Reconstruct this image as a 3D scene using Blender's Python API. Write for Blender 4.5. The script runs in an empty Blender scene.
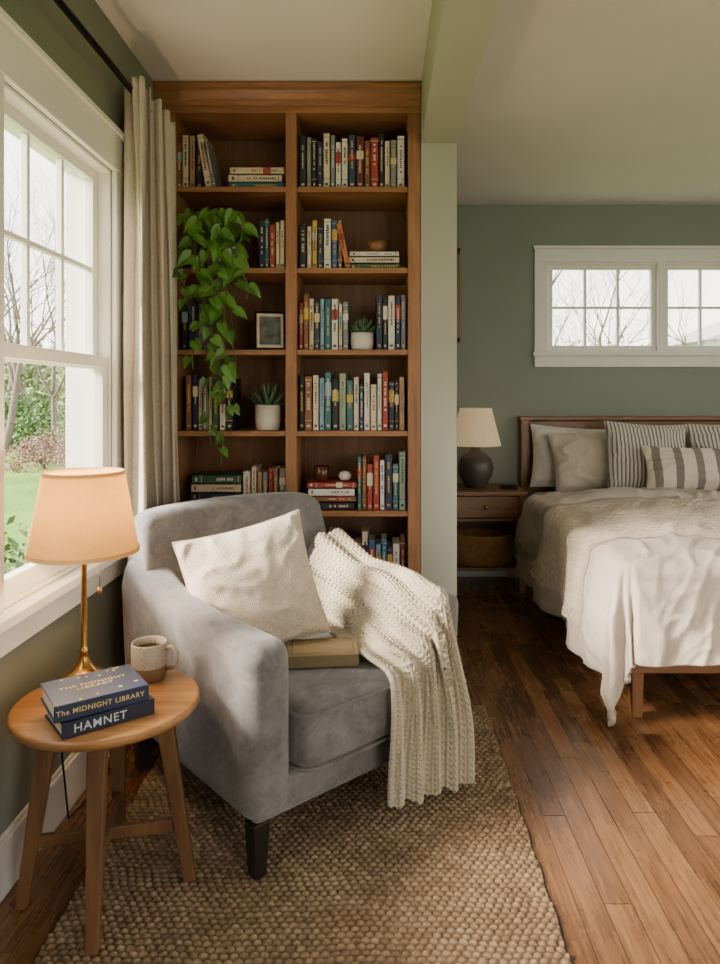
import bpy, math, random
import numpy as np
from mathutils import Vector, Matrix, noise, Euler
random.seed(7)
PI=math.pi
H=1.20; C=2.46; WX=-0.91; YB=2.857; YW=4.64
def srgb(h):
    h=h.lstrip('#'); o=[]
    for i in (0,2,4):
        c=int(h[i:i+2],16)/255
        o.append(c/12.92 if c<=0.04045 else ((c+0.055)/1.055)**2.4)
    return tuple(o)+(1,)
def mul(c,k): return (min(1,c[0]*k),min(1,c[1]*k),min(1,c[2]*k),1)
# ---------------------------------------------------------------- materials
class NT:
    def __init__(s,name):
        s.m=bpy.data.materials.new(name); s.m.use_nodes=True
        s.t=s.m.node_tree; s.b=s.t.nodes['Principled BSDF']; s.out=s.t.nodes['Material Output']
    def n(s,t,**k):
        nd=s.t.nodes.new(t)
        for a,v in k.items(): setattr(nd,a,v)
        return nd
    def l(s,a,b): s.t.links.new(a,b)
    def math(s,op,a,b=None,c=None):
        nd=s.n('ShaderNodeMath',operation=op)
        for i,v in enumerate((a,b,c)):
            if v is None: continue
            if isinstance(v,(int,float)): nd.inputs[i].default_value=v
            else: s.l(v,nd.inputs[i])
        return nd.outputs[0]
    def coord(s,kind='Object',scale=(1,1,1),rot=(0,0,0)):
        tc=s.n('ShaderNodeTexCoord'); mp=s.n('ShaderNodeMapping')
        mp.inputs['Scale'].default_value=scale; mp.inputs['Rotation'].default_value=rot
        s.l(tc.outputs[kind],mp.inputs[0]); return mp.outputs[0]
    def noise(s,vec,scale,detail=4,rough=.5,dist=0):
        nd=s.n('ShaderNodeTexNoise'); nd.inputs['Scale'].default_value=scale
        nd.inputs['Detail'].default_value=detail; nd.inputs['Roughness'].default_value=rough
        nd.inputs['Distortion'].default_value=dist
        if vec is not None: s.l(vec,nd.inputs['Vector'])
        return nd.outputs[0]
    def ramp(s,fac,stops):
        nd=s.n('ShaderNodeValToRGB'); e=nd.color_ramp.elements
        while len(e)<len(stops): e.new(.5)
        for i,(p,c) in enumerate(stops): e[i].position=p; e[i].color=c
        s.l(fac,nd.inputs[0]); return nd.outputs[0]
    def mix(s,fac,a,b,blend='MIX'):
        nd=s.n('ShaderNodeMix',data_type='RGBA',blend_type=blend)
        for i,v in ((0,fac),(6,a),(7,b)):
            if isinstance(v,(int,float,tuple)): nd.inputs[i].default_value=v
            else: s.l(v,nd.inputs[i])
        return nd.outputs[2]
    def bump(s,h,st=.3,dist=.01):
        nd=s.n('ShaderNodeBump'); nd.inputs['Strength'].default_value=st; nd.inputs['Distance'].default_value=dist
        s.l(h,nd.inputs['Height']); s.l(nd.outputs[0],s.b.inputs['Normal'])
    def base(s,c):
        if isinstance(c,tuple): s.b.inputs['Base Color'].default_value=c
        else: s.l(c,s.b.inputs['Base Color'])
    def set(s,rough=None,metal=None,sheen=None,spec=None):
        if rough is not None: s.b.inputs['Roughness'].default_value=rough
        if metal is not None: s.b.inputs['Metallic'].default_value=metal
        if sheen is not None: s.b.inputs['Sheen Weight'].default_value=sheen
        if spec is not None: s.b.inputs['Specular IOR Level'].default_value=spec
def simple(name,hexc,rough=.6,metal=0,var=.12,vs=8,bump=0,bs=200,sheen=0,bd=.002,spec=.5):
    m=NT(name); c=srgb(hexc)
    v=m.coord(); n=m.noise(v,vs,4)
    m.base(m.ramp(n,[(.3,mul(c,1-var)),(.7,mul(c,1+var))]))
    m.set(rough,metal,sheen,spec)
    if bump: m.bump(m.noise(v,bs,3),bump,bd)
    return m.m
def wood(name,c1,c2,rough=.4,axis=2,scale=1,spec=.5):
    m=NT(name); sc=[14*scale]*3; sc[axis]=1.2*scale
    v=m.coord(scale=tuple(sc)); n=m.noise(v,2.2,6,.62,.8)
    v2=m.coord(scale=tuple(x*4 for x in sc)); n2=m.noise(v2,4,3)
    f=m.math('ADD',m.math('MULTIPLY',n,.8),m.math('MULTIPLY',n2,.25))
    m.base(m.ramp(f,[(.3,srgb(c1)),(.7,srgb(c2))]))
    m.set(rough,spec=spec); m.bump(n2,.08,.002); return m.m
def fabric(name,hexc,scale=500,var=.1,bump=.35,rough=.95,sheen=.1,big=.1,bd=.0012):
    m=NT(name); c=srgb(hexc); v=m.coord()
    w1=m.n('ShaderNodeTexWave',wave_type='BANDS',bands_direction='X'); w1.inputs['Scale'].default_value=scale/6; w1.inputs['Distortion'].default_value=1.5
    w2=m.n('ShaderNodeTexWave',wave_type='BANDS',bands_direction='Z'); w2.inputs['Scale'].default_value=scale/6; w2.inputs['Distortion'].default_value=1.5
    m.l(v,w1.inputs[0]); m.l(v,w2.inputs[0])
    h=m.math('ADD',w1.outputs[1],w2.outputs[1]); n=m.noise(v,scale*.25,3); h2=m.math('ADD',h,n)
    nb=m.noise(v,5,4)
    f=m.math('ADD',m.math('MULTIPLY',n,.6),m.math('MULTIPLY',nb,.5))
    m.base(m.ramp(f,[(.35,mul(c,1-var-big)),(.75,mul(c,1+var))]))
    m.set(rough,sheen=sheen,spec=.2); m.bump(h2,bump,bd); return m.m
M={}
def wallmat(name,hexc):
    return simple(name,hexc,rough=.85,var=.03,vs=2,bump=.06,bs=150,spec=.2)
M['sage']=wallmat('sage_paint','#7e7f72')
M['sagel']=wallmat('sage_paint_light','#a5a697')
M['sageb']=wallmat('sage_paint_bedroom','#868c81')
M['ceil']=wallmat('ceiling_paint','#dcd5d1')
M['trim']=simple('white_trim_paint','#e2ded6',.45,var=.02)
M['cherry']=wood('cherry_wood_v','#70482c','#a3744c',.42,2)
M['cherryh']=wood('cherry_wood_h','#70482c','#a3744c',.42,0)
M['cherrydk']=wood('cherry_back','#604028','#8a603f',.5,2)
M['oak']=wood('oak_wood','#83592f','#b5824e',.4,0,.9)
M['oakv']=wood('oak_wood_leg','#4f3420','#7d5939',.45,2,.9)
M['walnut']=wood('walnut_h','#5a3b20','#90643b',.4,0)
M['walnutv']=wood('walnut_v','#5a3b20','#90643b',.4,2)
M['blackwood']=simple('ebony_leg','#1d1815',.4)
M['brass']=simple('brass','#b88d4c',.25,1,var=.05)
M['blackmetal']=simple('black_metal','#141414',.4,.8)
m=NT('grey_velvet'); v=m.coord(); nb=m.noise(v,9,8,.72,.6); nf=m.noise(v,90,3)
f=m.math('ADD',m.math('MULTIPLY',nb,.8),m.math('MULTIPLY',nf,.2))
m.base(m.ramp(f,[(.33,srgb('#545152')),(.68,srgb('#837e7d'))])); m.set(.9,sheen=.3,spec=.15); m.bump(m.noise(v,350,2),.3,.0015); M['velvet']=m.m
M['linen']=fabric('cream_linen','#c5b8a4',330,var=.1,bump=.6,bd=.002)
M['curtain']=fabric('linen_curtain','#bfb3a2',420,var=.08,bump=.3)
M['knit']=fabric('cream_wool','#c1b59e',900,var=.14,bump=.3)
M['duvet']=fabric('oat_linen_duvet','#bbae9f',420,var=.05,big=.05)
M['throwb']=fabric('beige_waffle','#c8b9a4',260,var=.12,bump=.9)
M['sheet']=fabric('white_sheet','#d9d3c9',500,var=.04)
M['pillowl']=fabric('linen_pillow','#c5b9a8',500,var=.05)
M['basket']=fabric('wicker','#b58c58',150,var=.3,bump=1)
M['page']=simple('book_pages','#d9cbb0',.9,var=.1,vs=60)
def glass():
    m=NT('window_glass'); t=m.n('ShaderNodeBsdfTransparent'); g=m.n('ShaderNodeBsdfGlossy'); g.inputs['Roughness'].default_value=.02
    mx=m.n('ShaderNodeMixShader'); mx.inputs[0].default_value=.04
    m.l(t.outputs[0],mx.inputs[1]); m.l(g.outputs[0],mx.inputs[2]); m.l(mx.outputs[0],m.out.inputs[0]); return m.m
M['glass']=glass()
def stripes(name,base,dark,freq,duty,dist=0):
    m=NT(name); v=m.coord(); sp=m.n('ShaderNodeSeparateXYZ'); m.l(v,sp.inputs[0])
    s=m.math('FRACT',m.math('ADD',m.math('MULTIPLY',sp.outputs[0],freq),100.25)); k=m.math('LESS_THAN',s,duty)
    m.base(m.mix(k,srgb(base),srgb(dark))); m.set(.95,spec=.2); m.bump(m.noise(v,200,3),.3,.002); return m.m
M['tick']=stripes('ticking_stripe','#c4bdb0','#6b6862',46,.40)
M['wide']=stripes('wide_stripe','#c8bdab','#7b746a',8.5,.38)
def shade(name,hexc,em,estr):
    m=NT(name); v=m.coord(); d=m.n('ShaderNodeBsdfDiffuse'); t=m.n('ShaderNodeBsdfTranslucent'); e=m.n('ShaderNodeEmission')
    c=m.ramp(m.noise(v,120,3),[(.3,mul(srgb(hexc),.9)),(.7,srgb(hexc))])
    m.l(c,d.inputs[0]); m.l(c,t.inputs[0]); e.inputs[0].default_value=srgb(em); e.inputs[1].default_value=estr
    mx=m.n('ShaderNodeMixShader'); mx.inputs[0].default_value=.5; ad=m.n('ShaderNodeAddShader')
    m.l(d.outputs[0],mx.inputs[1]); m.l(t.outputs[0],mx.inputs[2]); m.l(mx.outputs[0],ad.inputs[0]); m.l(e.outputs[0],ad.inputs[1])
    m.l(ad.outputs[0],m.out.inputs[0]); return m.m
M['shade']=shade('lamp_shade_linen','#d2b57c','#ffb964',.15)
M['shade2']=shade('lamp_shade_white','#dccfba','#ffe0b0',.22)
# floor
m=NT('oak_strip_floor'); tc=m.n('ShaderNodeTexCoord'); sp=m.n('ShaderNodeSeparateXYZ'); m.l(tc.outputs['Object'],sp.inputs[0])
W=.066; L=.95
rx=m.math('DIVIDE',sp.outputs[0],W); row=m.math('FLOOR',rx); fx=m.math('FRACT',rx)
wn=m.n('ShaderNodeTexWhiteNoise',noise_dimensions='1D'); m.l(row,wn.inputs['W'])
ry=m.math('ADD',m.math('DIVIDE',sp.outputs[1],L),m.math('MULTIPLY',wn.outputs[0],5)); pl=m.math('FLOOR',ry); fy=m.math('FRACT',ry)
cb=m.n('ShaderNodeCombineXYZ'); m.l(row,cb.inputs[0]); m.l(pl,cb.inputs[1])
wn2=m.n('ShaderNodeTexWhiteNoise',noise_dimensions='2D'); m.l(cb.outputs[0],wn2.inputs['Vector'])
cb2=m.n('ShaderNodeCombineXYZ'); m.l(m.math('MULTIPLY',sp.outputs[0],45),cb2.inputs[0]); m.l(m.math('MULTIPLY',sp.outputs[1],2.6),cb2.inputs[1]); m.l(m.math('MULTIPLY',wn2.outputs[0],40),cb2.inputs[2])
g=m.noise(cb2.outputs[0],1.8,8,.68,.9)
wear=m.noise(m.coord(),2.4,6,.65)
f=m.math('ADD',m.math('ADD',m.math('MULTIPLY',g,.75),m.math('MULTIPLY',wn2.outputs[0],.20)),m.math('MULTIPLY',m.math('SUBTRACT',wear,.5),.35))
col=m.ramp(f,[(.25,srgb('#3b2517')),(.48,srgb('#704a2c')),(.74,srgb('#9e724a'))])
gx=m.math('MINIMUM',fx,m.math('SUBTRACT',1,fx)); gy=m.math('MINIMUM',fy,m.math('SUBTRACT',1,fy))
gap=m.math('MINIMUM',m.math('MULTIPLY',gx,W/.0018),m.math('MULTIPLY',gy,L/.0018)); gap=m.math('MINIMUM',gap,1)
m.base(m.mix(gap,srgb('#1f130b'),col)); 
m.l(m.math('ADD',m.math('MULTIPLY',g,.15),m.math('MULTIPLY',wear,.40)),m.b.inputs['Roughness'])
m.bump(m.math('ADD',gap,m.math('MULTIPLY',g,.35)),.4,.0015); M['floor']=m.m
# rug
m=NT('jute'); v=m.coord(); n=m.noise(v,55,4,.65); n3=m.noise(v,4,3); n2=m.noise(v,400,2)
geo=m.n('ShaderNodeSeparateXYZ'); m.l(v,geo.inputs[0])
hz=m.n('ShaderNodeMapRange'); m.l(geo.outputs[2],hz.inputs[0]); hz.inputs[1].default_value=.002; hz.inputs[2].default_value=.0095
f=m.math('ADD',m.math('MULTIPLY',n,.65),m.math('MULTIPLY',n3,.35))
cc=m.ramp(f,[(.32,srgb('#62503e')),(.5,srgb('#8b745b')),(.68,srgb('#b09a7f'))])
m.base(m.mix(hz.outputs[0],srgb('#4a3a2a'),cc)); m.set(.95,spec=.1); m.bump(n2,.5,.002); M['jute']=m.m  # shade in the weave crevices is painted into the colour by height
m=NT('lawn'); v=m.coord(); n=m.noise(v,.6,5); n2=m.noise(v,12,4)
m.base(m.ramp(m.math('ADD',m.math('MULTIPLY',n,.6),m.math('MULTIPLY',n2,.4)),[(.35,srgb('#46642a')),(.65,srgb('#6b8a3a'))])); m.set(.95,spec=.1); M['lawn']=m.m
M['bark']=simple('bark','#5d5248',.9,var=.2)
M['bush']=simple('bush_leaves','#48622f',.8,var=.35,vs=3)
M['hedge']=simple('budding_foliage','#6e7a52',.8,var=.3,vs=1)
M['bushp']=simple('bush_brown','#7c5850',.8,var=.3,vs=3)
M['leaf']=simple('pothos_leaf','#4f7a2a',.42,var=.45,vs=16)
M['agave']=simple('succulent_leaf','#4f6b4a',.5,var=.25,vs=12)
M['vine']=simple('vine_stem','#4f6b2a',.6)
M['potw']=simple('white_ceramic_pot','#c9c3b9',.45,var=.05,bump=.2,bs=120)
M['soil']=simple('soil','#2d2018',.95)
M['dkceramic']=simple('dark_ceramic','#46403a',.45,var=.3,vs=10)
M['house']=simple('white_siding','#d0cfcb',.8)
M['asphalt']=simple('roof_shingle','#8c8b8c',.9)
# ---------------------------------------------------------------- mesh builder
class MB:
    def __init__(s): s.v=[];s.f=[];s.mi=[];s.sm=[]
    def add(s,vs,fs,mi=0,smooth=False,X=None):
        o=len(s.v)
        if X is not None: vs=[tuple(X@Vector(p)) for p in vs]
        s.v.extend([tuple(p) for p in vs])
        for f in fs: s.f.append(tuple(i+o for i in f)); s.mi.append(mi); s.sm.append(smooth)
    def box(s,a,b,mi=0,X=None,t=None):
        x0,y0,z0=[min(a[i],b[i]) for i in range(3)]; x1,y1,z1=[max(a[i],b[i]) for i in range(3)]
        vs=[(x0,y0,z0),(x1,y0,z0),(x1,y1,z0),(x0,y1,z0),(x0,y0,z1),(x1,y0,z1),(x1,y1,z1),(x0,y1,z1)]
        if t: # taper of bottom toward centre
            cx,cy=(x0+x1)/2,(y0+y1)/2
            vs=[((p[0]-cx)*t+cx,(p[1]-cy)*t+cy,p[2]) if i<4 else p for i,p in enumerate(vs)]
        s.add(vs,[(0,3,2,1),(4,5,6,7),(0,1,5,4),(1,2,6,5),(2,3,7,6),(3,0,4,7)],mi,False,X)
    def prism(s,poly,x0,x1,mi=0,X=None,axis=0):
        n=len(poly)
        if axis==0: vs=[(x0,)+p for p in poly]+[(x1,)+p for p in poly]
        else: vs=[(p[0],x0,p[1]) for p in poly]+[(p[0],x1,p[1]) for p in poly]
        fs=[tuple(range(n))[::-1],tuple(range(n,2*n))]+[(i,(i+1)%n,n+(i+1)%n,n+i) for i in range(n)]
        s.add(vs,fs,mi,False,X)
    def tube(s,pts,rad,n=8,mi=0,cap=True,X=None,smooth=True):
        pts=[Vector(p) for p in pts]; N=len(pts)
        if not isinstance(rad,(list,tuple)): rad=[rad]*N
        vs=[];fs=[]; up=Vector((0,0,1)); prev=None
        for i,p in enumerate(pts):
            d=(pts[min(i+1,N-1)]-pts[max(i-1,0)]).normalized()
            if prev is None:
                a=d.cross(up)
                if a.length<.1: a=d.cross(Vector((1,0,0)))
                a.normalize()
            else:
                a=prev-d*prev.dot(d); a.normalize()
            prev=a; b=d.cross(a)
            for k in range(n):
                t=2*PI*k/n; vs.append(p+(a*math.cos(t)+b*math.sin(t))*rad[i])
        for i in range(N-1):
            for k in range(n):
                k2=(k+1)%n; fs.append((i*n+k,i*n+k2,(i+1)*n+k2,(i+1)*n+k))
        if cap: fs.append(tuple(range(n))[::-1]); fs.append(tuple((N-1)*n+k for k in range(n)))
        s.add(vs,fs,mi,smooth,X)
    def lathe(s,prof,n=40,c=(0,0,0),mi=0,X=None,smooth=True,cap=True):
        vs=[];fs=[];N=len(prof)
        for r,z in prof:
            for k in range(n):
                t=2*PI*k/n; vs.append((c[0]+r*math.cos(t),c[1]+r*math.sin(t),c[2]+z))
        for i in range(N-1):
            for k in range(n):
                k2=(k+1)%n; fs.append((i*n+k,i*n+k2,(i+1)*n+k2,(i+1)*n+k))
        if cap:
            fs.append(tuple(range(n))[::-1]); fs.append(tuple((N-1)*n+k for k in range(n)))
        s.add(vs,fs,mi,smooth,X)
    def build(s,name,mats,parent=None,loc=None,rot=None,bevel=0,seg=2,sub=0,solid=0):
        me=bpy.data.meshes.new(name); me.from_pydata(s.v,[],s.f)
        for m in (mats if isinstance(mats,list) else [mats]): me.materials.append(m)
        me.polygons.foreach_set('material_index',s.mi); me.polygons.foreach_set('use_smooth',[bool(x) or bevel>0 for x in s.sm])
        me.update(); ob=bpy.data.objects.new(name,me); bpy.context.collection.objects.link(ob)
        if loc: ob.location=loc
        if rot: ob.rotation_euler=rot
        if parent: ob.parent=parent
        if bevel:
            b=ob.modifiers.new('bevel','BEVEL'); b.width=bevel; b.segments=seg; b.limit_method='ANGLE'; b.angle_limit=.6; b.harden_normals=True
        if solid:
            q=ob.modifiers.new('solid','SOLIDIFY'); q.thickness=solid
        if sub:
            q=ob.modifiers.new('sub','SUBSURF'); q.levels=sub; q.render_levels=sub
        return ob
def empty(name,loc=(0,0,0),rz=0,rot=None):
    e=bpy.data.objects.new(name,None); bpy.context.collection.objects.link(e); e.location=loc
    e.rotation_euler=rot if rot else (0,0,rz); e.empty_display_size=.1; return e
def grid(name,P,mat,parent=None,loc=None,rot=None,solid=0,wrapu=False):
    nu,nv=P.shape[:2]; b=MB(); v=P.reshape(-1,3)
    me=bpy.data.meshes.new(name)
    I=np.arange(nu*nv).reshape(nu,nv)
    f=np.stack([I[:-1,:-1],I[1:,:-1],I[1:,1:],I[:-1,1:]],-1).reshape(-1,4)
    if wrapu:
        g=np.stack([I[-1,:-1],I[0,:-1],I[0,1:],I[-1,1:]],-1).reshape(-1,4); f=np.concatenate([f,g])
    me.from_pydata(v.tolist(),[],f.tolist()); me.materials.append(mat)
    me.polygons.foreach_set('use_smooth',[True]*len(me.polygons)); me.update()
    ob=bpy.data.objects.new(name,me); bpy.context.collection.objects.link(ob)
    if loc: ob.location=loc
    if rot: ob.rotation_euler=rot
    if parent: ob.parent=parent
    if solid: q=ob.modifiers.new('solid','SOLIDIFY'); q.thickness=solid; q.offset=-1
    return ob
def box1(name,a,b,mat,parent=None,bevel=.003,seg=2):
    m=MB(); m.box(a,b); return m.build(name,mat,parent,bevel=bevel,seg=seg)
# ---------------------------------------------------------------- room shell
XR=3.45; YF=-1.3
def wall_holes(name,u0,u1,z0,z1,holes,T,mat):
    us=sorted({u0,u1,*[h[0] for h in holes],*[h[1] for h in holes]}); zs=sorted({z0,z1,*[h[2] for h in holes],*[h[3] for h in holes]})
    b=MB()
    for i in range(len(us)-1):
        for j in range(len(zs)-1):
            cu=(us[i]+us[i+1])/2; cz=(zs[j]+zs[j+1])/2
            if any(h[0]<cu<h[1] and h[2]<cz<h[3] for h in holes): continue
            b.box(T(us[i],0,zs[j]),T(us[i+1],.15,zs[j+1]))
    return b.build(name,mat)
TL=lambda u,w,z:(WX-w,u,z)
TB=lambda u,w,z:(u,YW+w,z)
TR=lambda u,w,z:(XR+w,u,z)
TF=lambda u,w,z:(u,YF-w,z)
box1('floor',(WX-.15,YF-.15,-.12),(XR+.15,YW+.15,0),M['floor'],bevel=0)
box1('ceiling',(WX-.15,YF-.15,C),(XR+.15,YW+.15,C+.12),M['ceil'],bevel=0)
wall_holes('wall_left',YF,YW+.15,0,C,[(.9,2.37,.68,1.96),(-.75,.55,.68,1.96)],TL,M['sage'])
wall_holes('wall_back',WX,XR,0,C,[(1.106,2.62,1.485,2.08)],TB,M['sageb'])
wall_holes('wall_right',YF,YW+.15,0,C,[(.5,3.3,.5,2.1)],TR,M['sageb'])
wall_holes('wall_front',WX-.15,XR+.15,0,C,[(1.0,2.7,.05,2.1)],TF,M['sageb'])  # unseen wall behind the camera; its opening is added for fill light
box1('wall_alcove',(WX,3.19,0),(.167,3.30,C),M['sage'],bevel=0)
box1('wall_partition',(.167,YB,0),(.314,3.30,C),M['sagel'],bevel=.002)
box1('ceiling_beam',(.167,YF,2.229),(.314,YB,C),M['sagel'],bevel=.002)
def baseboard(name,a,b,n):
    m=MB(); m.box(a,b); 
    m.box((a[0],a[1],b[2]),(b[0]-n[0]*.006,b[1]-n[1]*.006,b[2]+.012)); m.build(name,M['trim'],bevel=.003)
baseboard('baseboard_left',(WX,YF,0),(WX+.015,YB-.002,.135),(1,0))
baseboard('baseboard_back',(.1,YW,0),(XR,YW-.015,.135),(0,-1))
# ---------------------------------------------------------------- windows
def sash(b,T,u0,u1,z0,z1,w0,w1,st,nv,nh,rail=None):
    rail=rail or st
    b.box(T(u0,w0,z0),T(u0+st,w1,z1)); b.box(T(u1-st,w0,z0),T(u1,w1,z1))
    b.box(T(u0+st,w0,z0),T(u1-st,w1,z0+rail)); b.box(T(u0+st,w0,z1-st),T(u1-st,w1,z1))
    a=u0+st;c=u1-st;d=z0+rail;e=z1-st; mw=.008
    for i in range(1,nv+1):
        u=a+(c-a)*i/(nv+1); b.box(T(u-mw,w0+.006,d),T(u+mw,w1-.004,e))
    for i in range(1,nh+1):
        z=d+(e-d)*i/(nh+1); b.box(T(a,w0+.007,z-mw),T(c,w1-.005,z+mw))
def window(name,T,u0,u1,z0,z1,units,kind,cw=.1,mull=.07):
    e=empty(name,T((u0+u1)/2,0,z0)); off=Vector(e.location)
    def L(u,w,z): return tuple(Vector(T(u,w,z))-off)
    b=MB()
    b.box(L(u0,0,z0),L(u0+.012,.15,z1)); b.box(L(u1-.012,0,z0),L(u1,.15,z1)); b.box(L(u0,0,z1-.012),L(u1,.15,z1)); b.box(L(u0,0,z0),L(u1,.15,z0+.012))
    b.box(L(u0-cw,-.018,z0),L(u0,0,z1)); b.box(L(u1,-.018,z0),L(u1+cw,0,z1))
    b.box(L(u0-cw,-.02,z1),L(u1+cw,0,z1+cw)); b.box(L(u0-cw-.01,-.032,z1+cw),L(u1+cw+.01,0,z1+cw+.02))
    b.box(L(u0-cw-.015,-.045,z0-.028),L(u1+cw+.015,.03,z0)); b.box(L(u0-cw,-.018,z0-.1),L(u1+cw,0,z0-.028))
    n=units; wu=(u1-u0-.024-mull*(n-1))/n; g=MB()
    for i in range(n):
        a=u0+.012+i*(wu+mull); c=a+wu
        if i<n-1: b.box(L(c,-.015,z0),L(c+mull,.14,z1))
        if kind=='dh':
            zm=z0+(z1-z0)*.49
            sash(b,L,a,c,zm-.02,z1-.012,.042,.072,.034,2,1); sash(b,L,a,c,z0+.012,zm+.022,.008,.04,.038,0,0,.055)
            g.box(L(a+.03,.055,zm),L(c-.03,.058,z1-.03)); g.box(L(a+.03,.022,z0+.03),L(c-.03,.025,zm))
        else:
            sash(b,L,a,c,z0+.012,z1-.012,.02,.06,.032,2,1); g.box(L(a+.03,.038,z0+.03),L(c-.03,.042,z1-.03))
    b.build('sash_and_casing',M['trim'],e,bevel=.003); g.build('glass_panes',M['glass'],e)
window('window_1',TL,.9,2.37,.68,1.96,2,'dh',.12)
window('window_2',TB,1.106,2.62,1.485,2.08,2,'fx',.085,.05)
window('window_3',TR,.5,3.3,.5,2.1,3,'dh',.1)
window('window_4',TL,-.75,.55,.68,1.96,2,'dh',.12)
# ---------------------------------------------------------------- curtain + rod
e=empty('curtain_rod',(-.835,0,2.225))
b=MB(); b.tube([(0,.6,0),(0,2.70,0)],.011,12)
b.tube([(0,2.55,0),(-.04,2.55,0),(-.073,2.55,0)],.007,8); b.build('rod',M['blackmetal'],e)
nu,nv=320,140; P=np.zeros((nu,nv,3))
for i in range(nu):
    s=i/(nu-1)
    for j in range(nv):
        t=j/(nv-1); z=2.262-t*(2.262-.03)
        pinch=.86+.14*min(1,t*1.5)
        ph=s*2*PI*4.2+.7*math.sin(2.2*t+s*3)+.3*noise.noise((s*3,t*2,8))
        amp=.034+.016*t+.012*noise.noise((s*4,t*1.5,5))
        y=2.335+s*.465*pinch+.024*math.sin(ph*2+t*2)+.03*t*noise.noise((s*3,t*2,1))
        x=-.83+amp*math.sin(ph)+.006*math.sin(ph*2.3+t*4)+.02*noise.noise((s*3,t*3,3))*t
        if z<.8: x=max(x,-.853)
        P[i,j]=(max(x,-.888),y,z+(.01*math.sin(ph) if j==0 else 0))
grid('linen_curtain',P,M['curtain'],solid=.003)
# ---------------------------------------------------------------- bookcase
S=YB/700
def bx(px): return (px-380)*S
def bz(py): return H+(395-py)*S
e=empty('bookcase',(0,0,0))
b=MB(); yb0=YB; yb1=3.185
xl0,xl1,xc0,xc1,xr0,xr1=WX+.003,bx(175),bx(285.5),bx(296.5),bx(408),.165
zh=bz(113)
b.box((xl0,yb0,0),(xl1,yb1,zh),0); b.box((xc0,yb0,0),(xc1,yb1-.013,zh),0); b.box((xr0,yb0,0),(xr1,yb1,zh),0)
shel=[bz(186),bz(267.5),bz(349.5),bz(431),bz(511.5),bz(593),.09]
for z in shel:
    for (a,c) in ((xl1,xc0),(xc1,xr0)): b.box((a,yb0+.006,z-.022),(c,yb1-.013,z),1)
b.box((xl0,yb0-.003,zh),(xr1,yb1-.013,2.42),1)
b.box((xl1,yb0+.01,0),(xc0,yb0+.03,.067),1); b.box((xc1,yb0+.01,0),(xr0,yb0+.03,.067),1)
b.box((xl1,yb1-.012,0),(xr0,yb1,zh),2)
q0=yb0-.0035
pr=[(q0,2.375),(yb0-.012,2.378),(yb0-.014,2.39),(yb0-.026,2.397),(yb0-.036,2.412),(yb0-.048,2.425),(yb0-.05,2.44),(yb0-.056,2.442),(yb0-.056,2.457),(q0,2.457)]
b.prism(pr,xl0,xr1,1)
b.build('carcass',[M['cherry'],M['cherryh'],M['cherrydk']],e,bevel=.0025)
PAL={'navy':'#26324c','black':'#222224','cream':'#c9baa0','white':'#cfcac0','gray':'#77797a','red':'#98352c','dred':'#5c2424','teal':'#37686c','yellow':'#bd9d47','blue':'#375f90','lblue':'#7b9cae','brown':'#7a5036','tan':'#a38460','green':'#34583f','sage':'#869882','orange':'#b36a40'}
keys=list(PAL); bm_=[simple('book_'+k,PAL[k],.55,var=.08) for k in keys]; KI={k:i for i,k in enumerate(keys)}; PG=len(keys); bm_.append(M['page'])
gold=simple('spine_gold','#c7a04f',.4); bm_.append(gold); GO=PG+1
B=MB(); R=random.Random(3)
def book(b,t,d,h,c,X):
    """upright book: spine at y=0, x 0..t, z 0..h"""
    b.box((0,0,0),(t,.004,h),c,X); b.box((0,0,0),(.0025,d,h),c,X); b.box((t-.0025,0,0),(t,d,h),c,X)
    b.box((.0025,.004,.003),(t-.0025,d-.004,h-.004),PG,X)
    dk=keys[c] in('navy','black','dred','green','teal','brown','blue','red','gray')
    tc=R.choice([KI['white'],GO,KI['cream']]) if dk else R.choice([KI['navy'],KI['black'],KI['dred'],KI['brown']])
    y=-.0006
    if R.random()<.3:
        z0=h*R.uniform(.5,.62); b.box((.001,y,z0),(t-.001,.001,z0+h*R.uniform(.12,.28)),R.choice([tc,KI['cream'],KI['red'],KI['yellow'],KI['lblue']]),X)
    z=h*R.uniform(.8,.9); w=t*R.uniform(.2,.4); ze=h*R.uniform(.3,.5)
    while z>ze:
        lz=R.uniform(.003,.008)
        if R.random()<.85: b.box((t/2-w/2*R.uniform(.7,1),y*1.5,z-lz),(t/2+w/2*R.uniform(.7,1),.001,z),tc,X)
        z-=lz+.003
    b.box((t*.3,y,h*.06),(t*.7,.001,h*.10),tc,X)
    if R.random()<.4: b.box((.0,y,h*.93),(t,.001,h*.94),tc,X); b.box((.0,y,h*.18),(t,.001,h*.188),tc,X)
def row(px0,px1,sh,cols,hpx=(48,56),lean_last=0):
    x=bx(px0); x1=bx(px1); n=len(cols); z=shel[sh]+.001
    ws=[R.uniform(.7,1.35) for _ in cols]; k=(x1-x)/sum(ws)*.985
    for i,cn in enumerate(cols):
        t=ws[i]*k; h=R.uniform(*hpx)*S; d=R.uniform(.13,.17)
        X=Matrix.Translation((x,YB+.035+R.uniform(0,.012),z))
        if i>=n-lean_last: X=Matrix.Translation((x+.012,YB+.035,z))@Matrix.Rotation(-.16*(1 if i<n-1 else 1.3),4,'Y')@Matrix.Translation((-h*.0,0,t*.16))
        book(B,t*.97,d,h,KI[cn],X); x+=t*1.0
def stack(px0,px1,sh,cols,hp=7):
    z=shel[sh]+.001
    for cn in cols[::-1]:
        t=hp*S*R.uniform(.85,1.15); a=bx(px0)+R.uniform(0,.012); c=bx(px1)-R.uniform(0,.012); L_=c-a
        X=Matrix.Translation((a,YB+.035+R.uniform(0,.01),z+t))@Matrix.Rotation(PI/2,4,'Y')
        book(B,t,.15,L_,KI[cn],X); z+=t+.0008
    return z
row(174,213,0,['brown','cream','tan','black','cream','gray'],(46,54),2)
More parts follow.
